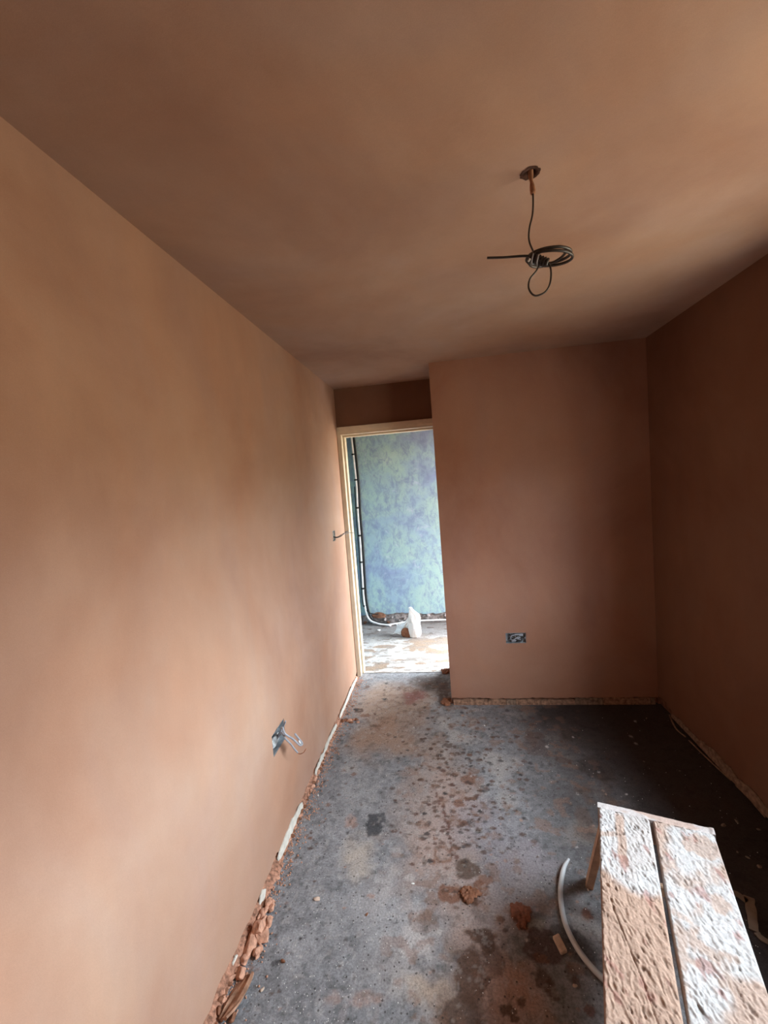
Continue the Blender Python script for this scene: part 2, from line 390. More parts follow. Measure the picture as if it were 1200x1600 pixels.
xs = np.linspace(-0.015, W+0.015, 400)
ys = np.concatenate([np.linspace(YB, 0.78, 60)[:-1], np.linspace(0.78, YD+0.055, 520)])
me, X, Y = grid(xs, ys, lambda X, Y: 0.0008*(fbm(X*45, Y*45, 2, 3)-0.5)*2 + 0.0)
n1 = fbm(X*3, Y*3, 51, 5); n2 = fbm(X*16, Y*16, 61, 4); n3 = fbm(X*60, Y*60, 71, 3)
base = np.array((0.245, 0.247, 0.256))[None, None]*np.ones(X.shape+(3,))
base *= (0.72+0.55*n1)[..., None]*(0.85+0.3*n2)[..., None]*(0.62+0.75*n3)[..., None]
col = base
def mixn(mask, c, a=1.0):
    global col
    k = np.clip(mask*a, 0, 1)[..., None]; col = col*(1-k)+np.array(c)*k
mixn(sstep(0.58, 0.75, fbm(X*5+9, Y*5, 81, 5)), (0.42, 0.39, 0.37), 0.75)          # dusty patches
mixn(sstep(0.60, 0.72, fbm(X*9+3, Y*6, 91, 5))*sstep(0.3, 0.7, X), (0.25, 0.155, 0.11), 0.55)
# shade below the window painted into the screed, darker towards the right-hand wall
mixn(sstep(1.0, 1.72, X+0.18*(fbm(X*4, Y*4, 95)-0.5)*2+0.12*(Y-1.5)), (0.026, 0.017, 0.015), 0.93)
pc = lambda *a, **k: pp(col, X, Y, *a, **k)
# pale dusty walking line and pink washes
for (x, y, rx, ry, c, a) in [(660, 1250, 45, 50, (.38, .29, .25), .7), (740, 1420, 75, 60, (.37, .29, .26), .7), (600, 1500, 60, 60, (.36, .33, .32), .6),
    (640, 1290, 30, 40, (.40, .33, .30), .6), (560, 1240, 40, 30, (.34, .34, .34), .5), (480, 1480, 50, 40, (.36, .36, .37), .5), (690, 1190, 50, 30, (.35, .27, .23), .6),
    (820, 1350, 50, 40, (.33, .29, .31), .6), (600, 1380, 26, 30, PALE, .5), (735, 1330, 24, 40, (.36, .26, .21), .6), (640, 1420, 20, 14, PINK, .5)]:
    pc(x, y, rx, ry, c, a, soft=0.85, warp=0.8)
pc(690, 1300, 70, 110, (0.42, 0.31, 0.265), 0.85, soft=0.7, warp=0.7)
pc(600, 1420, 70, 60, (0.42, 0.41, 0.41), 0.6, soft=0.7, warp=0.7)
pc(760, 1300, 70, 60, (0.30, 0.27, 0.29), 0.6, soft=0.8, warp=0.6)
pc(800, 1400, 60, 60, (0.30, 0.26, 0.26), 0.6, soft=0.8, warp=0.6)
pc(650, 1470, 40, 30, PALE, 0.7, soft=0.7, warp=0.8)
pc(565, 1335, 32, 38, (0.48, 0.42, 0.36), 0.9, soft=0.8, warp=0.7)
pc(548, 1283, 12, 10, PINK, 0.7, soft=0.7, warp=0.8)
pc(610, 1100, 65, 32, TAN, 0.85, soft=0.7, warp=0.6)
pc(600, 1148, 55, 30, (0.34, 0.22, 0.155), 0.9, soft=0.8, warp=0.7)
pc(650, 1150, 60, 34, (0.32, 0.23, 0.18), 0.6, soft=0.8, warp=0.7)
pc(790, 1550, 70, 75, PINK, 0.85, soft=0.8, warp=0.6)
pc(700, 1560, 40, 60, (0.36, 0.26, 0.20), 0.75, soft=0.8, warp=0.8)
pc(660, 1545, 35, 25, (0.46, 0.36, 0.28), 0.75, soft=0.8, warp=0.8)
pc(570, 1560, 26, 14, PINK, 0.55, soft=0.8, warp=0.7)
pc(520, 1560, 20, 12, PINK, 0.4, soft=0.8, warp=0.7)
pc(670, 1065, 35, 14, WET, 0.6, soft=0.6, warp=0.6)
pc(695, 1085, 14, 18, WET, 0.8, soft=0.5, warp=0.6)
pc(647, 1088, 20, 9, RED, 0.75, soft=0.6, warp=0.8); pc(640, 1098, 14, 6, RED, 0.6, soft=0.6, warp=0.8)
# swirled marks under the door
for (x, y, rx, ry) in [(615, 1080, 30, 12), (600, 1100, 28, 9), (628, 1118, 24, 12), (590, 1128, 20, 8), (655, 1075, 26, 8), (640, 1140, 22, 8)]:
    pc(x, y, rx, ry, (0.17, 0.09, 0.06), 0.55, soft=0.45, warp=1.3, ring=True)
for (x, y, rx, ry, c, a) in [
    (731, 1358, 23, 16, (0.11, 0.072, 0.052), .9), (705, 1396, 21, 15, BR, .9), (733, 1400, 20, 15, (0.13, .06, .035), .95), (752, 1388, 14, 13, BR, .85),
    (758, 1375, 10, 8, BR, .7), (583, 1289, 15, 16, (0.05, 0.052, 0.058), .9), (596, 1278, 8, 8, (0.06, 0.062, 0.068), .8),
    (815, 1430, 19, 21, (0.17, 0.065, 0.04), .95), (838, 1444, 15, 13, (0.27, 0.26, 0.23), .85), (848, 1478, 28, 26, (0.085, 0.05, 0.045), .85),
    (872, 1462, 18, 18, DK, .6), (846, 1497, 12, 8, BR, .6), (751, 1462, 22, 13, WET, .9), (762, 1480, 14, 16, WET, .9), (738, 1530, 26, 50, (0.11, 0.056, 0.033), .85),
    (770, 1500, 18, 30, WET, .6), (720, 1580, 34, 34, (0.10, 0.055, 0.036), .75), (850, 1530, 14, 18, WET, .7), (862, 1548, 10, 20, WET, .7), (793, 1578, 14, 10, WET, .85),
    (815, 1566, 8, 9, WET, .8), (805, 1592, 9, 7, WET, .8), (916, 1428, 9, 9, (0.16, 0.07, 0.05), .9), (923, 1580, 9, 10, (.15, .07, .05), .8),
    (732, 1217, 14, 9, BR, .8), (741, 1205, 12, 5, BR, .5), (717, 1256, 11, 6, BR, .8), (724, 1287, 9, 4, BR, .7), (893, 1520, 10, 14, (.09, .06, .05), .6), (900, 1535, 6, 10, WET, .6),
    (640, 1372, 10, 7, PALE, .5), (783, 1437, 7, 5, WET, .9), (789, 1453, 5, 4, WET, .8), (669, 1435, 18, 14, (.14, .09, .07), .6), (660, 1440, 22, 18, (.24, .17, .14), .5),
    (905, 1480, 22, 24, DK, .6), (890, 1455, 10, 16, DK, .6), (618, 1330, 12, 8, PALE, .35), (675, 1347, 5, 5, BR, .8), (663, 1347, 4, 8, WET, .8),
    (580, 1400, 6, 4, PINK, .6), (680, 1310, 4, 3, BR, .8), (700, 1165, 8, 4, WET, .7), (712, 1178, 10, 3, WET, .7), (560, 1110, 9, 4, WET, .8), (571, 1118, 8, 3, BR, .7),
    (840, 1150, 15, 6, (0.1, .06, .045), .6), (880, 1188, 14, 5, (0.1, .06, .045), .6), (930, 1200, 30, 16, (.05, .035, .03), .6), (835, 1165, 22, 14, (.11, .07, .06), .5),
    (430, 1505, 8, 6, DK, .7), (555, 1290, 5, 5, BR, .5)]:
    pc(x, y, rx, ry, c, a, soft=0.22, warp=0.55)
pc(690, 1335, 16, 17, BR, 0.8, soft=0.3, warp=0.4, ring=True)
pc(735, 1500, 30, 20, WET, 0.6, soft=0.3, warp=0.5, ring=True)
rs = random.Random(4)
for k in range(26):                                             # run of drips
    t = k/25; pc(684+28*t+rs.uniform(-4, 4), 1240+100*t, rs.uniform(2, 4.5), rs.uniform(1.5, 5), (0.12, 0.05, 0.035), 0.8, soft=0.4, warp=0.5)
for k in range(420):                                            # dark spatter along the walking line
    x = rs.gauss(720, 48); y = rs.gauss(1225, 75)
    if y < 1105 and x > 700 or y > 1420 or x < 560: continue
    s = rs.uniform(1.5, 5.0)*(0.6+0.8*(y-1050)/400); pc(x, y, s*1.15, s*0.65, rs.choice([WET, DK, (0.11, 0.055, 0.04)]), rs.uniform(.5, .95), soft=0.4, warp=0.5)
for k in range(260):
    x = rs.uniform(380, 1000); y = rs.uniform(1090, 1598); s = rs.uniform(1.2, 3.4)
    pc(x, y, s, s*0.8, rs.choice([WET, DK, DK, PALE, PINK]), rs.uniform(.4, .9), soft=0.5, warp=0.5)
for k in range(150):
    y = rs.uniform(1060, 1590); x = 560-(y-1053)*.42+abs(rs.gauss(6, 26)); s = rs.uniform(1.2, 4)
    pc(x, y, s*1.2, s*0.8, rs.choice([BR, WET, DK, (0.13, .07, .05)]), rs.uniform(.4, .9), soft=0.5, warp=0.6)
k1 = sstep(.62, .70, fbm(X*38, Y*38, 401, 4)); k2 = sstep(.64, .72, fbm(X*55+5, Y*55, 411, 3)); k3 = sstep(.60, .72, fbm(X*20+8, Y*24, 421, 5))
col = col*(1-.28*k1[..., None]); mixn(k2*(1-sstep(.9, 1.3, X)), (.46, .43, .41), .30); mixn(k3*sstep(.3, .6, X)*(1-sstep(1.3, 1.7, X)), (.24, .13, .085), .45)
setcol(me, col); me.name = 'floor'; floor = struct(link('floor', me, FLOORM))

xs = np.linspace(HX0-0.02, HX1+0.02, 420); ys = np.linspace(YD+0.05, HY+0.02, 340)
me, X, Y = grid(xs, ys, lambda X, Y: 0.003+0.0015*(fbm(X*25, Y*25, 2, 3)-0.5)*2)
n1 = fbm(X*7, Y*9, 151, 5); n2 = fbm(X*22, Y*26, 161, 4)
col = np.array((0.45, 0.42, 0.39))[None, None]*np.ones(X.shape+(3,))*(0.75+0.5*n2)[..., None]
mixn(sstep(0.52, 0.57, fbm(X*6+4, Y*13, 171, 6)), (0.27, 0.185, 0.125), 0.9)
mixn(sstep(0.58, 0.62, fbm(X*14+4, Y*34, 181, 5)), (0.24, 0.20, 0.17), 0.8)
mixn(sstep(3.98, 4.25, Y+0.15*(n1-0.5)), (0.17, 0.155, 0.15), 0.85)
mixn(sstep(0.60, 0.70, fbm(X*12, Y*24, 191, 4))*sstep(4.0, 4.3, Y), (0.09, 0.06, 0.05), 0.8)
setcol(me, col); me.name = 'floor_hall'; struct(link('floor_hall', me, HFLOORM))
bm = bmesh.new(); box(bm, (-0.5, YB-0.2, -0.12), (W+0.4, HY+0.3, -0.012)); frombm('floor_slab', bm, MASONG, floor)

# ---------------------------------------------------------------- door lining
door = thing('door_1', (0, YD, 0), None, None); door['kind'] = 'structure'
def dpart(name, lo, hi, bev=0.003, mat=TIMBER):
    bm = bmesh.new(); box(bm, (lo[0], lo[1]-YD, lo[2]), (hi[0], hi[1]-YD, hi[2]), bev); return frombm(name, bm, mat, door)
dpart('jamb', (0.004, YD-0.012, 0.0), (0.032, YD+DWT+0.01, DH-0.032))
dpart('door_stop', (0.032, YD+0.045, 0.0), (0.046, YD+DWT-0.01, DH-0.045))
dpart('casing', (0.001, YD-0.020, 0.0), (0.013, YD-0.012, DH-0.005))
dpart('head', (0.002, YD-0.014, DH-0.032), (XP-0.001, YD+DWT+0.01, DH-0.002))
dpart('head_stop', (0.032, YD+0.045, DH-0.046), (XP-0.001, YD+DWT-0.01, DH-0.032))
dpart('head_casing', (0.002, YD-0.024, DH-0.012), (XP-0.001, YD-0.012, DH+0.028))
dpart('far_jamb', (XP+0.001, YD+DWT+0.002, 0.0), (XP+0.06, YD+DWT+0.014, DH))

# ---------------------------------------------------------------- rock / lump maker
def lump_mesh(name, s, seed, mat, flat=0.6, sub=2, rough=0.35, chips=False):
    bm = bmesh.new(); bmesh.ops.create_icosphere(bm, subdivisions=sub, radius=1)
    rr = random.Random(seed); dirs = [Vector((rr.gauss(0, 1), rr.gauss(0, 1), rr.gauss(0, 1))).normalized() for _ in range(9)]
    amps = [rr.uniform(-rough, rough) for _ in dirs]
    cuts = [Vector((rr.gauss(0, 1), rr.gauss(0, 1), rr.gauss(0, 1))).normalized() for _ in range(8)]
    for v in bm.verts:
        k = 1+sum(a*max(0, v.co.dot(d))**3 for a, d in zip(amps, dirs))
        if chips:
            k = 1+0.4*(k-1)
            for d in cuts:
                q = v.co.dot(d)
                if q > 0.58: v.co -= d*(q-0.58)
        v.co = Vector((v.co.x*k*s[0], v.co.y*k*s[1], v.co.z*k*s[2]))
    zmin = min(v.co.z for v in bm.verts)*flat
    for v in bm.verts: v.co.z = max(v.co.z, zmin)-zmin
    bmesh.ops.recalc_face_normals(bm, faces=bm.faces)
    me = bpy.data.meshes.new(name); bm.to_mesh(me); bm.free(); me.materials.append(mat); return me
def lump(name, p, s, seed, mat, label, cat, group=None, rz=0, **kw):
    o = bpy.data.objects.new(name, lump_mesh(name, s, seed, mat, **kw)); C.objects.link(o)
    o.location = (p[0], p[1], p[2] if len(p) > 2 else 0.0); o.rotation_euler = (0, 0, rz); return tag(o, label, cat, group)

# rubble packed under the broken plaster hem of the left wall
yL = lambda py: P(0, 0, z=0)[1] if py is None else float(P(560-(py-1053)*.4205, py, z=0)[1])
rs = random.Random(12)
crumb_meshes = [lump_mesh('plaster_crumb', (0.012, 0.016, 0.011), 40+k, BROWN if k % 3 else DKBROWN, 0.7, 2, 0.7, True) for k in range(7)]
for k in range(110):
    y = 1.0+2.25*(k/110.0)+rs.uniform(-.014, .014)
    d = fbm(y*3.0, 0.7, 77)
    if y > 2.62 and rs.random() < .55: continue
    o = bpy.data.objects.new('plaster_crumb', crumb_meshes[rs.randrange(7)]); C.objects.link(o)
    sc_ = rs.uniform(0.45, 1.0)*(0.7+0.8*d)*(1.0 if y < 2.6 else .6)
    o.location = (rs.uniform(0.004, 0.014), y, 0); o.rotation_euler = (0, 0, rs.uniform(0, 6.28)); o.scale = (sc_, sc_*rs.uniform(.8, 1.6), sc_)
    tag(o, 'small reddish brown plaster crumb lying along the foot of the left wall', 'rubble', 'plaster crumbs along the left wall')
bm = bmesh.new()
for k in range(1600):                                            # grit too fine to count
    y = rs.uniform(0.9, 3.3); x = 0.006+abs(rs.gauss(0, 0.035)); s = rs.uniform(0.0012, 0.0042)
    r = bmesh.ops.create_icosphere(bm, subdivisions=1, radius=s, matrix=Matrix.Translation((x, y, s*0.5)) @ Matrix.Rotation(rs.random()*3, 4, 'X'))
tag(frombm('plaster_grit', bm, BROWN), 'fine brown grit scattered on the floor beside the left wall', 'grit', kind='stuff')
bm = bmesh.new()
for k in range(500):
    p = P(rs.uniform(360, 1190), rs.uniform(1115, 1599), z=0)
    if p[0] > W-.03 or p[0] < .03: continue
    p = p; s = rs.uniform(0.0006, 0.0019)
    bmesh.ops.create_icosphere(bm, subdivisions=1, radius=s, matrix=Matrix.Translation((p[0], p[1], s*0.5)))
for k in range(420):
    p = P(rs.gauss(500, 60), rs.uniform(1130, 1599), z=0); s = rs.uniform(0.0006, 0.0017)
    if p[0] > .02: bmesh.ops.create_icosphere(bm, subdivisions=1, radius=s, matrix=Matrix.Translation((p[0], p[1], s*0.5)))
tag(frombm('floor_grit', bm, WHITECHIP), 'tiny pale specks of grit scattered over the grey floor', 'grit', kind='stuff')

# uneven bed of squeezed-out plaster closing the gap under the hem
n = 460; vs = []; fs = []
for i in range(n+1):
    y = 0.85+(YD-0.03-0.85)*i/n; a = float(fbm(y*11, 2.2, 301, 4)); b = float(fbm(y*26, 5.2, 311, 3)); c_ = (1.0 if y < 1.6 else 0.75 if y < 2.5 else .45)
    w_ = 0.004+0.030*a*c_; h_ = 0.008+0.026*b*c_
    for (x_, z_) in ((-.0155, h_+.012), (-.004, h_+.006*a), (w_*.45, h_*.8), (w_*.8, h_*.55*a), (w_, 0.0)): vs.append((x_, y+.002*math.sin(i*1.3+x_*90), z_))
for i in range(n):
    for q_ in range(4): fs.append((i*5+q_, i*5+q_+1, i*5+q_+6, i*5+q_+5))
frompy('plaster_bed', vs, fs, simple('plaster_bed_mix', (0.36, 0.18, 0.115), .95, .6, 70, 1.0, .008), wl)

# bare pale board edge showing in slivers below the plaster
def sliver(y0, y1, h, seed, parent, x0=0.0, x1=0.010, mat=CREAM, name='board_sliver', side=1, zb=0.004):
    n = 14; vs = []; fs = []
    for i in range(n+1):
        t = i/n; y = y0+(y1-y0)*t; hh = h*(0.25+0.75*math.sin(math.pi*min(1, max(0, t*.96+.02)))**0.4)*(0.8+0.4*float(vnoise(t*9, seed, seed)))
        for (a, z) in ((x0, zb), (x1, zb), (x1*0.55+x0*.45, zb+hh), (x0, zb+hh)): vs.append((a, y, z))
    for i in range(n):
        for k in range(4): fs.append((i*4+k, i*4+(k+1) % 4, (i+1)*4+(k+1) % 4, (i+1)*4+k))
    fs += [(3, 2, 1, 0), tuple(n*4+k for k in range(4))]
    return frompy(name, vs, fs, mat, parent)
for k, (a, b, h) in enumerate([(1062, 1110, .030), (1106, 1124, .026), (1136, 1185, .038), (1180, 1214, .034), (1262, 1352, .046), (1396, 1420, .036), (1500, 1520, .026)]):
    y1, y0 = yL(a), yL(b); sliver(y0, y1, h, k+3, wl, 0.0005, 0.009)

# named pieces at the foot of the left wall
p = P(398, 1462, z=0)
t = thing('plaster_rubble_pile', (0.045, float(p[1]), 0), 'largest pile of broken orange-brown plaster, at foot of left wall near front', 'rubble')
for k, (dx, dy, s, z) in enumerate([(rs.uniform(-.03, .03), rs.uniform(-.11, .12), rs.uniform(.008, .014), rs.uniform(.0, .02)) for _ in range(16)]+[(-.012, -.035, .030, 0), (.014, -.01, .026, 0), (-.005, .03, .024, 0), (.02, .035, .020, 0), (-.02, .065, .018, 0), (.0, .0, .024, .024), (.022, -.05, .014, 0), (-.014, -.085, .017, 0), (.006, .09, .015, 0), (-.01, -.12, .020, 0), (-.016, .115, .016, 0)]):
    o = bpy.data.objects.new('plaster_chunk', lump_mesh('plaster_chunk', (s*.95, s*1.25, s*.8), 200+k, BROWN, .7, 3, .9, True)); C.objects.link(o); o.parent = t; o.location = (dx, dy, z)
p = P(352, 1562, z=0)
t = thing('timber_splinter', (0.052, float(p[1])+0.0, 0), 'flat curved brown splinter of wood lying against the left wall at lower edge of picture', 'splinter', rz=math.radians(-14))
vs = []; fs = []; n = 16
for i in range(n+1):
    u = i/n; wd_ = 0.030*math.sin(math.pi*min(1, .12+u*.76))**.45; y = -0.060+0.125*u
    for j in range(6):
        v = j/5*2-1; vs.append((v*wd_, y, 0.006+0.026*(v*.5+.5)**1.5+0.004*math.sin(v*9+u*3)))
for i in range(n):
    for j in range(5): fs.append((i*6+j, i*6+j+1, (i+1)*6+j+1, (i+1)*6+j))
o = frompy('bark', vs, fs, simple('brown_splinter_wood', (0.34, 0.19, 0.12), .8, .45, 40, .8, .004), t)
sm = o.modifiers.new('thick', 'SOLIDIFY'); sm.thickness = 0.006; sm.offset = -1
lump('plaster_chunk', P(362, 1592, z=0), (.015, .012, .010), 301, DKBROWN, 'dark brown stone at lower edge of picture beside the wood splinter', 'stone', sub=3, rough=.6, chips=True)
t = thing('plaster_rubble_pile', (P(541, 1128, z=0)[0], P(541, 1128, z=0)[1], 0), 'small heap of tan and dark plaster flakes on floor near the doorway', 'rubble', rz=.2)
for k in range(12):
    a = -0.08+0.16*k/11; s = rs.uniform(.012, .02)
    o = bpy.data.objects.new('plaster_chunk', lump_mesh('plaster_chunk', (s*1.3, s, s*.55), 230+k, BROWN if k % 2 else DKBROWN, .5, 2, .8, True)); C.objects.link(o); o.parent = t; o.location = (a, rs.uniform(-.03, .03), 0)
DARKCHIP = simple('dark_chip', (0.22, 0.18, 0.15), .9, .3, 60, .4)  # darker chip colour for the right-hand side of the floor
for k, (px, py, s, mt, lb) in enumerate([
    (496, 1406, .012, PALECHIP, 'pink plaster chip alone on the grey floor left of centre'),
    (573, 1429, .006, DKBROWN, 'tiny brown chip right of the lone pink plaster chip'),
    (443, 1503, .008, DKBROWN, 'small dark stone with pale tip on floor near the left wall'),
    (410, 1547, .008, PALECHIP, 'small two-toned stone on floor right of the wood splinter'),
    (497, 1243, .007, WHITECHIP, 'small white stone near left wall level with the low socket box'),
    (645, 1381, .006, WHITECHIP, 'bright white chip left of the wet mortar splats'),
    (919, 1391, .005, WHITECHIP, 'tiny white chip beside the foot of the bench leg'),
    (898, 1541, .007, PALECHIP, 'small pale chip left of the bench near the pipe'),
    (1010, 1123, .008, WHITECHIP, 'slim white chip on dark floor close to far right corner'),
    (757, 1134, .007, WHITECHIP, 'thin white chip on floor below the end wall socket'),
    (1131, 1290, .013, PALECHIP, 'tan chip on dark floor just beyond the bench corner'),
    (1151, 1284, .010, WHITECHIP, 'thin pale chip on dark floor right of the tan chip'),
    (1186, 1297, .009, PALECHIP, 'pale chip on dark floor nearest the right wall'),
    (1152, 1332, .006, WHITECHIP, 'tiny pale chip right of the bench, left of the three below the corner'),
    (1168, 1340, .008, WHITECHIP, 'small pale chip right of the bench, middle one of three'),
    (1186, 1355, .011, WHITECHIP, 'white chip right of the bench, lowest of three'),
    (1006, 1190, .005, PALECHIP, 'tiny pale speck on dark floor beyond the bench'),
    (1062, 1205, .006, PALECHIP, 'tiny pale flake on dark floor between bench and right wall')]):
    if px > 990: mt = DARKCHIP; s *= .85
    lump('floor_chip', P(px, py, z=0), (s*1.35, s*.8, s*.6), 330+k, mt, lb, 'chip', rz=k*1.3, sub=2, rough=.5, chips=True)
# rectangular beige chip beside the wet patches
q = P(875, 1478, z=0); bm = bmesh.new(); box(bm, (-.013, -.026, 0), (.013, .026, .012), .003)
for v in bm.verts: v.co.x += 0.006*math.sin(v.co.y*90); v.co.z *= 1+0.3*math.sin(v.co.y*60+1)
o = frombm('plaster_offcut', bm, PALECHIP); o.location = (q[0], q[1], 0); o.rotation_euler = (0, 0, .5)
tag(o, 'oblong beige plaster chip on floor between the mortar splats and the pipe', 'chip')

# trodden mortar splats: low, crumbly lumps
def splat(px, py, rx, ry, h, seed, mat, label):
    c = P(px, py, z=0); a = abs(P(px+rx, py, z=0)[0]-c[0]); b = abs(P(px, py-ry, z=0)[1]-c[1])
    g = 46; vs = []; fs = []; idx = {}
    for i in range(g):
        for j in range(g):
            x = (i/(g-1)*2-1)*1.3; y = (j/(g-1)*2-1)*1.3
            d = math.hypot(x, y)+0.55*(float(fbm(x*2.2+seed, y*2.2, seed, 3))-.5)*2
            if d > 1: continue
            k = min(1, (1-d)*4)**.5; z = -0.0008+h*k*(0.25+0.9*float(fbm(x*6+seed, y*6, seed+5, 4)))
            idx[i, j] = len(vs); vs.append((x*a, y*b, z))
    for (i, j) in idx:
        q = [(i, j), (i+1, j), (i+1, j+1), (i, j+1)]
        if all(r in idx for r in q): fs.append(tuple(idx[r] for r in q))
    o = frompy('mortar_splat', vs, fs, mat, None, True); o.location = (c[0], c[1], 0.001); return tag(o, label, 'mortar')
splat(735, 1398, 17, 13, .016, 3, DKBROWN, 'lumpy brown mortar splat in a wet brown ring, mid floor')
splat(815, 1431, 17, 19, .012, 7, simple('red_mortar', (.19, .075, .045), .85, .4, 60, .9, .004), 'round crumbly red-brown mortar splat left of the pipe')
splat(698, 1098, 9, 6, .02, 9, DKBROWN, 'small brown lump of mortar at the corner of the end wall')
splat(697, 1050, 9, 4, .02, 12, DKBROWN, 'small dark brown crumb of rubble on the bright threshold')

# ---------------------------------------------------------------- exposed strip under the end wall and right wall
rs = random.Random(5)
x = XP+0.01; k = 0
while x < W-0.03:
    L = rs.uniform(.10, .26) if x > 1.25 else rs.uniform(.06, .14); x1 = min(x+L, W-0.02)
    hh = (0.036 if x < 1.35 else 0.050)*rs.uniform(.85, 1.05); n = 10; vs = []; fs = []
    for i in range(n+1):
        t = i/n; xx = x+(x1-x)*t; h2 = hh*(0.72+0.4*float(fbm(xx*28, k*.1, 9, 3)))
        for (yy, z) in ((YP-0.010, 0), (YP+0.012, 0), (YP+0.012, h2), (YP-0.006, h2)): vs.append((xx, yy+0.003*float(vnoise(t*7, k, 2)), z))
    for i in range(n):
        for q in range(4): fs.append((i*4+q, (i+1)*4+q, (i+1)*4+(q+1) % 4, i*4+(q+1) % 4))
    fs += [(0, 1, 2, 3), tuple(n*4+3-q for q in range(4))]
    frompy('board_edge', vs, fs, EDGEM if k % 3 or x < 1.0 else LATHM, we); x = x1+0.0025; k += 1
# right wall: a split lath of bare board and a loose strip leaning off it
for k, (a, b, h, x0, x1) in enumerate([(1.9, 2.12, .05, W-.001, W-.012), (2.10, 2.42, .055, W-.001, W-.012), (2.40, 2.70, .035, W-.001, W-.009), (1.2, 1.88, .045, W-.001, W-.012)]):
    sliver(a, b, h, 60+k, wr, x0, x1, LATHM, zb=.012)
def lath(pts, label):
    o = tube('timber_lath', pts, 0.005, LATHM, None, 6, 5, 0.8); return tag(o, label, 'lath')
lath([P(1046, 1117, z=.008), P(1056, 1138, z=.008), P(1071, 1151, z=.008)], 'short pale curved strip at floor by far right corner')
lath([P(1077, 1157, z=.008), P(1100, 1180, z=.008), P(1142, 1219, z=.008)], 'longer pale strip on floor along the right wall')
lath([P(1150, 1227, z=.008), P(1170, 1247, z=.008), P(1196, 1277, z=.008)], 'pale strip on floor at foot of right wall nearest the picture edge')
# cream tape/strip lying right of the bench
for (pts, wd_, lb) in [([(1140, 1398), (1152, 1398), (1168, 1410)], .011, 'thin bent cream strip emerging from beside the bench'),
                       ([(1170, 1402), (1174, 1425), (1178, 1455)], .014, 'wide cream strip lying upright in picture, right of bench'),
                       ([(1182, 1458), (1192, 1468), (1215, 1480)], .009, 'narrow cream strip running off the right edge of picture')]:
    pt = catmull([P(a, b, z=0.002) for a, b in pts], 5); vs = []; fs = []
    for i, c in enumerate(pt):
        tt = pt[min(i+1, len(pt)-1)]-pt[max(i-1, 0)]; nn = np.array([-tt[1], tt[0], 0]); nn /= np.linalg.norm(nn); ww = wd_*(0.85+.3*float(vnoise(i*.9, 1, 4)))
        vs += [c+nn*ww, c-nn*ww, c-nn*ww+[0, 0, .003], c+nn*ww+[0, 0, .003]]
    for i in range(len(pt)-1):
        for q in range(4): fs.append((i*4+q, i*4+(q+1) % 4, (i+1)*4+(q+1) % 4, (i+1)*4+q))
    fs += [(0, 1, 2, 3), tuple(len(vs)-1-q for q in range(4))]
    tag(frompy('cream_strip', vs, fs, TAPE), lb, 'strip')

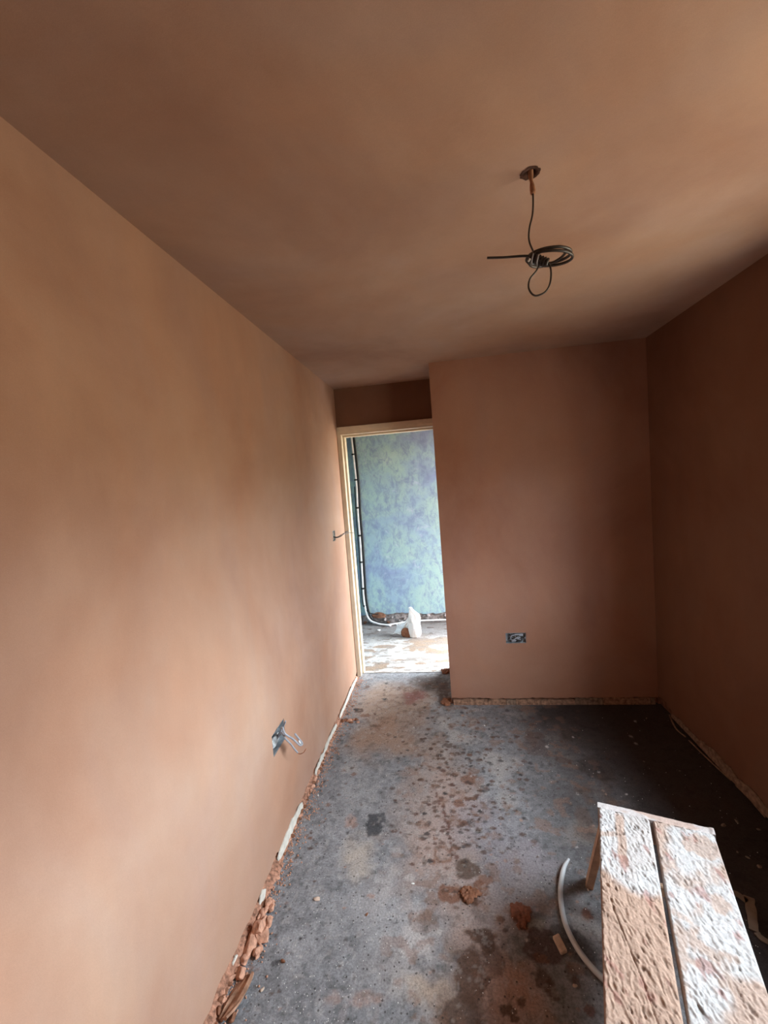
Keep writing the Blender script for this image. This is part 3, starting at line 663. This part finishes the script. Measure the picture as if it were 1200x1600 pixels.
# ---------------------------------------------------------------- bench (hop-up) with two plaster-caked boards
BH = 0.42
A = P(935, 1252, z=BH); B = P(1113, 1294, z=BH); Cn = P(945, 1600, z=BH)
dx = (B-A)[:2]; bw = float(np.hypot(*dx)); ang = math.atan2(dx[1], dx[0]); BL = 1.05
bench = thing('hop_up_bench', (float(A[0]), float(A[1]), 0), 'low wooden work bench with two plaster-caked boards at lower right', 'bench', rz=ang)
def plank(name, x0, x1, seed, otherr):
    nx, ny = 80, 500; u = np.linspace(x0, x1, nx); v = np.linspace(-BL, -0.029, ny)
    U, V = np.meshgrid(u, v, indexing='ij')
    r1, r2 = 0.80*U+0.60*V, -0.60*U+0.80*V                    # trowel drag direction
    r1, r2 = -0.42*U+0.91*V, 0.91*U+0.42*V
    wrp = fbm(U*16, V*16, seed, 3)
    ridg = np.abs(fbm(r1*38+wrp*2.0, r2*105+wrp*2.5, seed+1, 4)-0.5)*2
    fine = fbm(U*180, V*150, seed+7, 3)
    Z = 0.0050*(1-ridg)**2.2*(0.45+fbm(U*9, V*9, seed+2, 3)) + 0.0035*fbm(r1*90, r2*150, seed+9, 3)+0.0012*fine
    pits = sstep(0.70, 0.80, fbm(r1*45+3, r2*110, seed+41, 3)); Z = Z-0.0030*pits
    edge = np.minimum(U-x0, x1-U)/0.004; Z = Z*np.clip(edge, 0, 1)
    if seed == 11:                                            # long crack in the caked plaster
        tt = (-V-0.36)/0.27; cxk = x0+0.022+0.085*tt+0.006*(fbm(V*40, V*0, 3, 3)-.5)
        crk = (np.abs(U-cxk) < 0.0022) & (tt > 0) & (tt < 1); Z = np.where(crk, Z-0.004, Z)
    top = BH
    X3 = U; Y3 = V; Z3 = top-0.006+Z
    vs = np.stack([X3, Y3, Z3], -1).reshape(-1, 3); n = nx*ny
    i = np.arange(n).reshape(nx, ny)
    faces = np.stack([i[:-1, :-1], i[1:, :-1], i[1:, 1:], i[:-1, 1:]], -1).reshape(-1, 4)
    rim = np.concatenate([i[:, 0], i[-1, 1:], i[::-1, -1][1:], i[0, ::-1][1:-1]])
    low = vs[rim].copy(); low[:, 2] = top-0.032
    lo = n+np.arange(len(rim)); vs = np.concatenate([vs, low]); m_ = len(rim)
    sf = [(int(rim[k]), int(lo[k]), int(lo[(k+1) % m_]), int(rim[(k+1) % m_])) for k in range(m_)]
    me = bpy.data.meshes.new(name); me.from_pydata(vs.tolist(), [], faces.tolist()+sf+[tuple(int(q) for q in lo)]); me.update()
    white = np.array((0.42, 0.40, 0.385)); tan = np.array((0.33, 0.205, 0.14)); red = np.array((0.24, 0.10, 0.08))
    k = sstep(0.52, 0.66, fbm(U*7+seed, V*6, seed+20, 4))
    if seed == 11:
        s = -V+0.05*(fbm(U*14, V*14, 5, 3)-.5)*2
        k = np.maximum(k*0.15, 0.9*sstep(.285, .32, s)*(1-0.55*sstep(.62, .70, s)))
        k = np.maximum(k, 0.75*(1-sstep(.008, .018, np.abs(U-(x0+.062)+.01*(fbm(V*20, V*0, 1)-.5))))*sstep(.02, .05, -V)*(1-sstep(.22, .27, -V)))
        k = np.maximum(k, 0.6*(1-sstep(.006, .016, np.abs(-V-.125-(x0+.05-U)*.4)))*(U < x0+.06))
    else: k = np.maximum(k*0.75, 0.6*sstep(.50, .60, fbm(U*16+4, V*11, 77, 4)))
    col = white*(1-k[..., None])+tan*k[..., None]
    rd = sstep(0.66, 0.76, fbm(r1*18, r2*40, seed+31, 4)); col = col*(1-.6*rd[..., None])+red*.6*rd[..., None]
    col *= (0.80+0.3*fine)[..., None]*(1-.35*pits)[..., None]
    cc = np.concatenate([col.reshape(-1, 3), np.tile((0.34, 0.22, 0.15), (m_, 1))]); setcol(me, cc)
    me.polygons.foreach_set('use_smooth', [True]*len(faces)+[False]*(len(me.polygons)-len(faces)))
    return link(name, me, PLANKM, bench)
gap = 0.010; px_ = bw*0.478
plank('board', 0.0, px_-gap/2, 11, None); plank('board', px_+gap/2, bw, 23, None)
# end rail whose caked top edge shows as a strip
nx, ny = 150, 10; u = np.linspace(-0.003, bw+0.003, nx); v = np.linspace(-0.027, 0.0, ny); U, V = np.meshgrid(u, v, indexing='ij')
Z = BH-0.004+0.004*fbm(U*60, V*60, 44, 4)+0.006*sstep(bw-.012, bw, U)*fbm(U*90, V*90, 4)
vs = np.stack([U, V, Z], -1).reshape(-1, 3); i = np.arange(nx*ny).reshape(nx, ny)
faces = np.stack([i[:-1, :-1], i[1:, :-1], i[1:, 1:], i[:-1, 1:]], -1).reshape(-1, 4)
rim = np.concatenate([i[:, 0], i[-1, 1:], i[::-1, -1][1:], i[0, ::-1][1:-1]]); low = vs[rim].copy(); low[:, 2] = BH-0.085
lo = len(vs)+np.arange(len(rim)); vs = np.concatenate([vs, low]); m_ = len(rim)
me = bpy.data.meshes.new('end_rail'); me.from_pydata(vs.tolist(), [], faces.tolist()+[(int(rim[k]), int(lo[k]), int(lo[(k+1) % m_]), int(rim[(k+1) % m_])) for k in range(m_)]+[tuple(int(q) for q in lo)])
kk = 0.6*sstep(.4, .6, fbm(U*20, V*30, 9, 3))[..., None]; cc = np.array((.40, .36, .34))*(1-kk)+np.array((.34, .21, .15))*kk
setcol(me, np.concatenate([cc.reshape(-1, 3), np.tile((.42, .26, .18), (m_, 1))])); link('end_rail', me, PLANKM, bench)
bm = bmesh.new(); box(bm, (0.0, -BL-0.026, BH-0.085), (bw, -BL, BH), .002); frombm('end_rail', bm, DULLW, bench)
_ft = P(921, 1381, z=0)[:2]-A[:2]; _ca, _sa = math.cos(ang), math.sin(ang)
LEGD = (float(_ft[0]*_ca+_ft[1]*_sa)-0.024, float(-_ft[0]*_sa+_ft[1]*_ca)+0.051)
print('leg splay', LEGD)
for (xx, sy) in ((0.012, 1), (bw-0.036, 1), (0.012, -1), (bw-0.036, -1)):
    bm = bmesh.new(); y0 = -0.030 if sy > 0 else -BL+.03; sp = LEGD[1]*sy; sx = LEGD[0] if xx < .1 else -LEGD[0]
    r = bmesh.ops.create_cube(bm, size=1)
    for v in r['verts']:
        z = 0.0 if v.co.z < 0 else BH-0.034; k = 1-z/BH
        v.co = Vector((xx+(v.co.x+.5)*0.024+sx*k, y0+(v.co.y+.5)*-0.042*sy*1.0+sp*k, z))
    bmesh.ops.bevel(bm, geom=list(bm.edges), offset=.002, segments=1, affect='EDGES'); frombm('leg', bm, DULLW, bench)
for sy in (1, -1):
    bm = bmesh.new(); yy = -0.048+0.05*1 if sy > 0 else -BL-0.03; box(bm, (0.0, yy, 0.13), (bw, yy+0.018, 0.165), .002); frombm('stretcher', bm, DULLW, bench)
for xx in (0.02, bw-0.038):
    bm = bmesh.new(); box(bm, (xx, -BL, BH-0.06), (xx+0.018, -0.03, BH-0.033), .002); frombm('side_rail', bm, DULLW, bench)

# ---------------------------------------------------------------- pale pipe on floor by the bench
t = tag(tube('conduit_pipe', [P(x_, y_, z=z_) for x_, y_, z_ in [(889, 1342, .030), (881, 1357, .020), (876, 1385, .011), (877, 1413, .010), (884, 1445, .010), (900, 1478, .010), (921, 1507, .010), (948, 1535, .010), (985, 1572, .010), (1030, 1610, .010)]],
    lambda k: 0.0045+0.0045*min(1, k*7), PIPEM, None, 12, 10), 'curved pale grey length of pipe on floor left of the bench', 'pipe')

# ---------------------------------------------------------------- ceiling cable
CX, CY = 1.080, 1.195
t = thing('pendant_cable', (CX, CY, H), 'dark coiled cable hanging from a hole in the ceiling', 'cable')
loc = lambda p: np.array(p)-np.array([CX, CY, H])
Q = lambda x_, y_, yy=1.195: loc(P(x_, y_, y=yy))
# dished plaster round the hole
bm = bmesh.new(); n = 24; rings = [(0.0255, 0.0), (0.0155, -0.0005), (0.0145, 0.012), (0.012, 0.06)]; rv = []
rr = random.Random(3); jit = [rr.uniform(.9, 1.08) for _ in range(n)]
for (r_, z_) in rings: rv.append([bm.verts.new((math.cos(6.2832*k/n)*r_*jit[k], math.sin(6.2832*k/n)*r_*jit[k], z_-0.001)) for k in range(n)])
for a_ in range(3):
    for k in range(n): bm.faces.new((rv[a_][k], rv[a_][(k+1) % n], rv[a_+1][(k+1) % n], rv[a_+1][k]))
bm.faces.new(rv[3]); frombm('hole_rim', bm, HOLE, t, True)
tube('cable_sleeve', [np.array([0, 0, 0.03]), np.array([0.001, 0, -0.012]), Q(831, 287), Q(833, 303)], lambda k: 0.0055+0.0015*math.sin(k*9), SLEEVE, t, 10, 5)
tube('hanging_lead', [np.array([0, 0, 0.02]), Q(832, 296), Q(833, 312), Q(832, 335), Q(827, 358), Q(827, 377), Q(835, 397)], 0.0024, DARKPVC, t, 8, 10)
cc_ = Q(858, 402)
def ring(rx, ry, dz, ph, tilt, turns=1.0, off=(0, 0, 0)):
    pts = []
    for k in range(int(26*turns)+1):
        a = ph+2*math.pi*k/26; pts.append(cc_+np.array([rx*math.cos(a)+off[0], ry*math.sin(a)+off[1], dz+tilt*math.cos(a+.5)+off[2]]))
    return pts
tube('cable_coil', ring(.053, .046, .004, 2.8, -.004, 2.0), 0.0036, DARKPVC, t, 8, 2)
tube('cable_coil', ring(.045, .040, .001, 3.0, .006, 1.0, (-.004, 0, 0)), 0.0034, DARKPVC, t, 8, 2)
tube('cable_coil', ring(.056, .048, -.003, 2.9, -.009, 1.0), 0.0036, DARKPVC, t, 8, 2)
def helix(a, b, turns, rad, r, mat):
    a = np.array(a); b = np.array(b); d = b-a; d /= np.linalg.norm(d); n_ = np.cross(d, [0, 1, 0]); n_ /= np.linalg.norm(n_); m2 = np.cross(d, n_); pts = []
    N_ = int(turns*10)
    for k in range(N_+1):
        tt = k/N_; an = 2*math.pi*turns*tt; pts.append(a+(b-a)*tt+n_*math.cos(an)*rad+m2*math.sin(an)*rad)
    tube('cable_wrap', pts, r, mat, t, 8, 3)
helix(Q(829, 401, 1.165), Q(856, 411, 1.155), 6.5, .0082, .0034, DARKPVC)
helix(Q(830, 404, 1.16), Q(846, 408, 1.155), 2.0, .0105, .0020, GREYPVC)
tube('cable_tail', [Q(761, 403, 1.17), Q(790, 402, 1.165), Q(824, 400, 1.16), Q(842, 405, 1.158)], 0.0031, DARKPVC, t, 8, 6)
tube('lower_loop', [Q(844, 410, 1.158), Q(838, 423, 1.15), Q(828, 436, 1.15), Q(826, 449, 1.15), Q(831, 459, 1.15), Q(839, 462, 1.15), Q(852, 456, 1.15), Q(859, 444, 1.15), Q(861, 428, 1.15), Q(859, 415, 1.155), Q(852, 408, 1.158)], 0.0023, DARKPVC, t, 8, 8)
tube('bare_end', [Q(828, 405, 1.150), Q(826, 408, 1.146)], 0.0026, WHITEPVC, t)

# ---------------------------------------------------------------- socket and switch back boxes
def backbox(name, origin, ax, w_, h_, depth, label, cat, knock=True):
    """galvanised box let into the wall. ax: 'x' left wall (opens to +x), 'y' end wall (opens to -y)"""
    t = thing(name, origin, label, cat)
    def T(u, v, d): return (-d, u, v) if ax == 'x' else (u, d, v)
    def bx(bm, a, b):
        p, q = T(*a), T(*b); box(bm, [min(p[k], q[k]) for k in range(3)], [max(p[k], q[k]) for k in range(3)], 0.0008)
    bm = bmesh.new(); th = 0.0025
    bx(bm, (-w_/2, 0, depth), (w_/2, h_, depth+th)); bx(bm, (-w_/2, 0, 0.001), (-w_/2+th, h_, depth)); bx(bm, (w_/2-th, 0, 0.001), (w_/2, h_, depth))
    bx(bm, (-w_/2, 0, 0.001), (w_/2, th, depth)); bx(bm, (-w_/2, h_-th, 0.001), (w_/2, h_, depth)); frombm('box', bm, STEEL, t)
    for s in (-1, 1):
        bm = bmesh.new(); bx(bm, (s*(w_/2-.006)-.005, h_/2-.006, 0.002), (s*(w_/2-.006)+.005, h_/2+.006, 0.004)); frombm('fixing_lug', bm, STEEL, t)
    return t, T
# end wall double box, stuffed with dusty folded cable
t, T = backbox('socket_back_box', (1.225, YP, PB[2]), 'y', PB[1]-PB[0]-.002, PB[3]-PB[2]-.002, 0.032, 'metal double socket box full of grey cable, set in the end wall', 'socket box')
rs = random.Random(21)
for k in range(6):
    pts = [T(rs.uniform(-.05, .05), rs.uniform(.010, .062), rs.uniform(.004, .020)) for i in range(6)]
    tube('folded_cable', pts, 0.0038, GREYPVC if k % 2 == 0 else DARKPVC, t, 8, 7)
o = bpy.data.objects.new('dust_plug', lump_mesh('dust_plug', (.040, .012, .022), 70, simple('grey_dust', (.17, .165, .155), .9, .5, 70, .8, .003), 1, 3, .5)); C.objects.link(o); o.parent = t; o.location = (0.006, .022, .014)
# left wall double box with cables drooping out
t, T = backbox('socket_back_box', (0, (LB[0]+LB[1])/2, LB[2]), 'x', LB[1]-LB[0]-.002, LB[3]-LB[2]-.002, 0.030, 'metal socket box low on the left wall with cut cables sticking out', 'socket box')
oy, oz = (LB[0]+LB[1])/2, LB[2]
V = lambda px, py, x_: np.array(P(px, py, x=x_))-np.array([0, oy, oz])
tube('cable', [np.array([-.020, .010, .035]), V(438, 1143, .012), V(441, 1137, .03), V(446, 1147, .05), V(457, 1154, .07), V(468, 1164, .085), V(472, 1161, .088), V(461, 1147, .09)], 0.0042, GREYPVC, t, 10, 8)
tube('cable', [np.array([-.020, .0, .030]), V(438, 1148, .012), V(441, 1145, .03), V(446, 1154, .045), V(454, 1162, .055), V(460, 1170, .062), V(465, 1176, .066)], 0.0038, GREYPVC, t, 10, 8)
tube('copper_core', [V(464, 1175, .065), V(468, 1178, .07), V(474, 1176, .075), V(478, 1170, .08)], 0.0017, COPPER, t, 8, 6)
tube('bare_end', [V(470, 1163, .088), V(467, 1158, .089)], 0.0046, WHITEPVC, t, 8)
tube('cable', [np.array([-.02, .03, .02]), V(443, 1135, .010), V(445, 1130, .022), V(446, 1127, .03)], 0.0036, GREYPVC, t, 8, 6)
o = bpy.data.objects.new('dust_plug', lump_mesh('dust_plug', (.014, .045, .030), 71, simple('pale_dust', (.42, .43, .42), .9, .4, 70, .8, .003), 1, 3, .5)); C.objects.link(o); o.parent = t; o.location = (-.016, -.005, .012)
# switch box beside the door
t, T = backbox('switch_back_box', (0, (SB[0]+SB[1])/2, SB[2]), 'x', SB[1]-SB[0]-.002, SB[3]-SB[2]-.002, 0.030, 'small metal switch box with dark wires, on the left wall beside the door', 'switch box')
oy, oz = (SB[0]+SB[1])/2, SB[2]
bm = bmesh.new(); box(bm, (-.020, -.028, .006), (-.006, .028, .066), .003); frombm('dust_plug', bm, simple('box_dust', (.22, .19, .16), .9, .4, 70, .8, .003), t)
tube('wire', [np.array([-.010, .0, .035]), V(527, 839, .02), V(534, 835, .06), V(541, 832, .08), V(555, 833, .12)], 0.0022, DARKPVC, t, 8, 7)
tube('wire', [np.array([-.010, .004, .030]), V(527, 840, .02), V(534, 837, .05), V(539, 832, .07), V(544, 830, .085)], 0.0026, DARKPVC, t, 8, 7)
tube('wire', [np.array([-.010, .004, .026]), V(528, 840, .02), V(535, 836, .05), V(545, 833, .08)], 0.0022, GREYPVC, t, 8, 7)

# ---------------------------------------------------------------- hallway services
hp = lambda x_, y_, yy: P(x_, y_, y=yy)
yb = HY-0.022
vert = [(549, 684), (553, 720), (557, 760), (559, 800), (563, 850), (566, 900), (569, 940)]
pts = [hp(x_, y_, yb) for x_, y_ in vert]+[P(575, 962, z=.06)]
pts[-1] = np.array([pts[-2][0]+.035, yb-.02, .085]); pts += [np.array([pts[-1][0]+.10, yb-.05, .030]), np.array([pts[-1][0]+.26, yb-.09, .014])]
t = thing('vertical_conduit', (float(pts[3][0]), yb, 0), 'tall pale conduit and black pipe clipped together in the hallway corner, sweeping onto the floor', 'conduit')
rel = lambda L: [np.array(p)-np.array([float(t.location.x), yb, 0]) for p in L]
top = pts[0].copy(); top[2] = 2.3; top[0] += (pts[0][0]-pts[1][0])*1.0
tube('conduit', rel([top]+pts), 0.011, WHITEPVC, t, 10, 8)
for z in (.42, .72, 1.02, 1.33, 1.64, 1.92, .22):
    k = np.array([p for p in pts[:7]]); xx = float(np.interp(z, k[::-1, 2], k[::-1, 0]))
    bm = bmesh.new(); bmesh.ops.create_cone(bm, cap_ends=True, segments=12, radius1=.0150, radius2=.0150, depth=.018, matrix=Matrix.Translation((xx-t.location.x, 0, z))); 
    box(bm, (xx-t.location.x-.02, .002, z-.007), (xx-t.location.x+.034, .016, z+.007), .001); frombm('clip', bm, BLACK, t)
off = np.array([.026, .008, 0]); p2 = [q_+off for q_ in pts[:7]]
p2 += [np.array([p2[-1][0]+.035, yb+.0, .09]), np.array([p2[-1][0]+.10, yb-.02, .035]), np.array([p2[-1][0]+.22, yb-.055, .016])]
tt2 = top+off
tube('black_pipe', rel([tt2]+p2), lambda k: .012, BLACK, t, 10, 8)
p3 = [q_+np.array([-.022, .008, 0]) for q_ in pts[2:7]]; tube('black_cable', rel(p3+[p3[-1]+np.array([.02, -.0, -.06]), p3[-1]+np.array([.07, -.03, -.12]), p3[-1]+np.array([.18, -.07, -.135])]), .005, BLACK, t, 8, 6)
tag(tube('floor_conduit', [np.array([.10, HY-.10, .016]), np.array([.35, HY-.045, .032]), np.array([.6, HY-.035, .034]), np.array([1.1, HY-.035, .034]), np.array([HX1-.01, HY-.035, .034])], .010, WHITEPVC, None, 10, 8), 'white conduit running along the foot of the blue wall', 'conduit')
# rubble stones in the broken base of the blue wall
rs = random.Random(9)
for k in range(26):
    xx = -.17+k*.045; s = rs.uniform(.018, .028)
    lo_ = rs.random() < .4 and xx < .2
    o = bpy.data.objects.new('rubble_stone', lump_mesh('rubble_stone', (s, s*.7, s), 500+k, MASONG if not lo_ else MASON, .8, 2, .6, True)); C.objects.link(o); o.parent = wb
    o.location = (xx, HY+.004, rs.choice([.0, .035, .06]))
tan_ = lump('plaster_lump', (-.01, HY-.008, .070), (.085, .012, .040), 560, MASON, 'brown plaster lump bonded low on the blue wall left of the bag', 'plaster', sub=3, rough=.5)
tag(lump('floor_chip', P(592, 985, z=0.004), (.03, .018, .008), 561, WHITECHIP, 'white flake on hallway floor below the conduit sweep', 'chip', sub=2, rough=.5, chips=True))

# ---------------------------------------------------------------- white plastic bag
m = Mat('thin_white_plastic', 0.35, 0.4); m.color((0.86, 0.86, 0.84)); m.b.inputs['Transmission Weight'].default_value = 0.0
m.b.inputs['Subsurface Weight'].default_value = 0.25; m.b.inputs['Subsurface Radius'].default_value = (.02, .02, .02); m.b.inputs['Subsurface Scale'].default_value = 0.5
BAGM = m.m
g = P(648, 998, z=0); t = thing('plastic_bag', (float(g[0]), float(g[1])+.05, 0), 'crumpled white plastic bag standing on the hallway floor by the blue wall', 'bag')
prof = [(.0, .040, .036, .0), (.012, .060, .046, .0), (.05, .066, .050, .002), (.10, .064, .046, .004), (.15, .062, .042, .004), (.20, .062, .038, .004), (.235, .054, .030, .002), (.262, .036, .022, -.010), (.285, .022, .014, -.020), (.305, .018, .010, -.026), (.312, .006, .004, -.026)]
n = 26; vs = []; fs = []
for i, (z, a, b, ox) in enumerate(prof):
    for k in range(n):
        th = 6.2832*k/n; w_ = 1+0.20*(float(fbm(math.cos(th)*1.7+5, math.sin(th)*1.7+z*9, 33, 3))-.5)*2+0.07*math.sin(th*5+z*30)
        vs.append((ox+a*w_*math.cos(th), b*w_*math.sin(th), z))
for i in range(len(prof)-1):
    for k in range(n): fs.append((i*n+k, i*n+(k+1) % n, (i+1)*n+(k+1) % n, (i+1)*n+k))
fs += [tuple(range(n))[::-1], tuple((len(prof)-1)*n+k for k in range(n))]
frompy('body', vs, fs, BAGM, t)
# slack side of the bag spread out to the left
gx, gy = float(g[0]), float(g[1])+.05
L = [[(-.045, .0, .215), (-.10, .03, .150), (-.150, .06, .125), (-.185, .08, .120)], [(-.050, -.01, .14), (-.11, .02, .095), (-.155, .05, .07), (-.195, .075, .060)],
     [(-.05, .0, .03), (-.06, .02, .02), (-.14, .04, .02), (-.235, .06, .015)]]
vs = []; fs = []; nu, nv = 14, 12
def lerp_grid(u, v):
    row = []
    for r in L:
        c = catmull(r, 8); row.append(c[min(len(c)-1, int(round(u*(len(c)-1))))])
    c = catmull(row, 8); return c[min(len(c)-1, int(round(v*(len(c)-1))))]
for i in range(nu+1):
    for j in range(nv+1):
        p_ = lerp_grid(i/nu, j/nv); wv = .012*(float(fbm(i*.7, j*.7, 3, 3))-.5)*2; vs.append((p_[0]+wv, p_[1]+wv*1.5, max(.004, p_[2]+wv)))
for i in range(nu):
    for j in range(nv): fs.append((i*(nv+1)+j, (i+1)*(nv+1)+j, (i+1)*(nv+1)+j+1, i*(nv+1)+j+1))
o = frompy('slack_side', vs, fs, BAGM, t); sm = o.modifiers.new('thick', 'SOLIDIFY'); sm.thickness = .002
o = bpy.data.objects.new('brown_contents', lump_mesh('brown_contents', (.055, .03, .055), 91, DKBROWN, .6, 3, .5)); C.objects.link(o); o.parent = t; o.location = (-.095, -.004, .004)
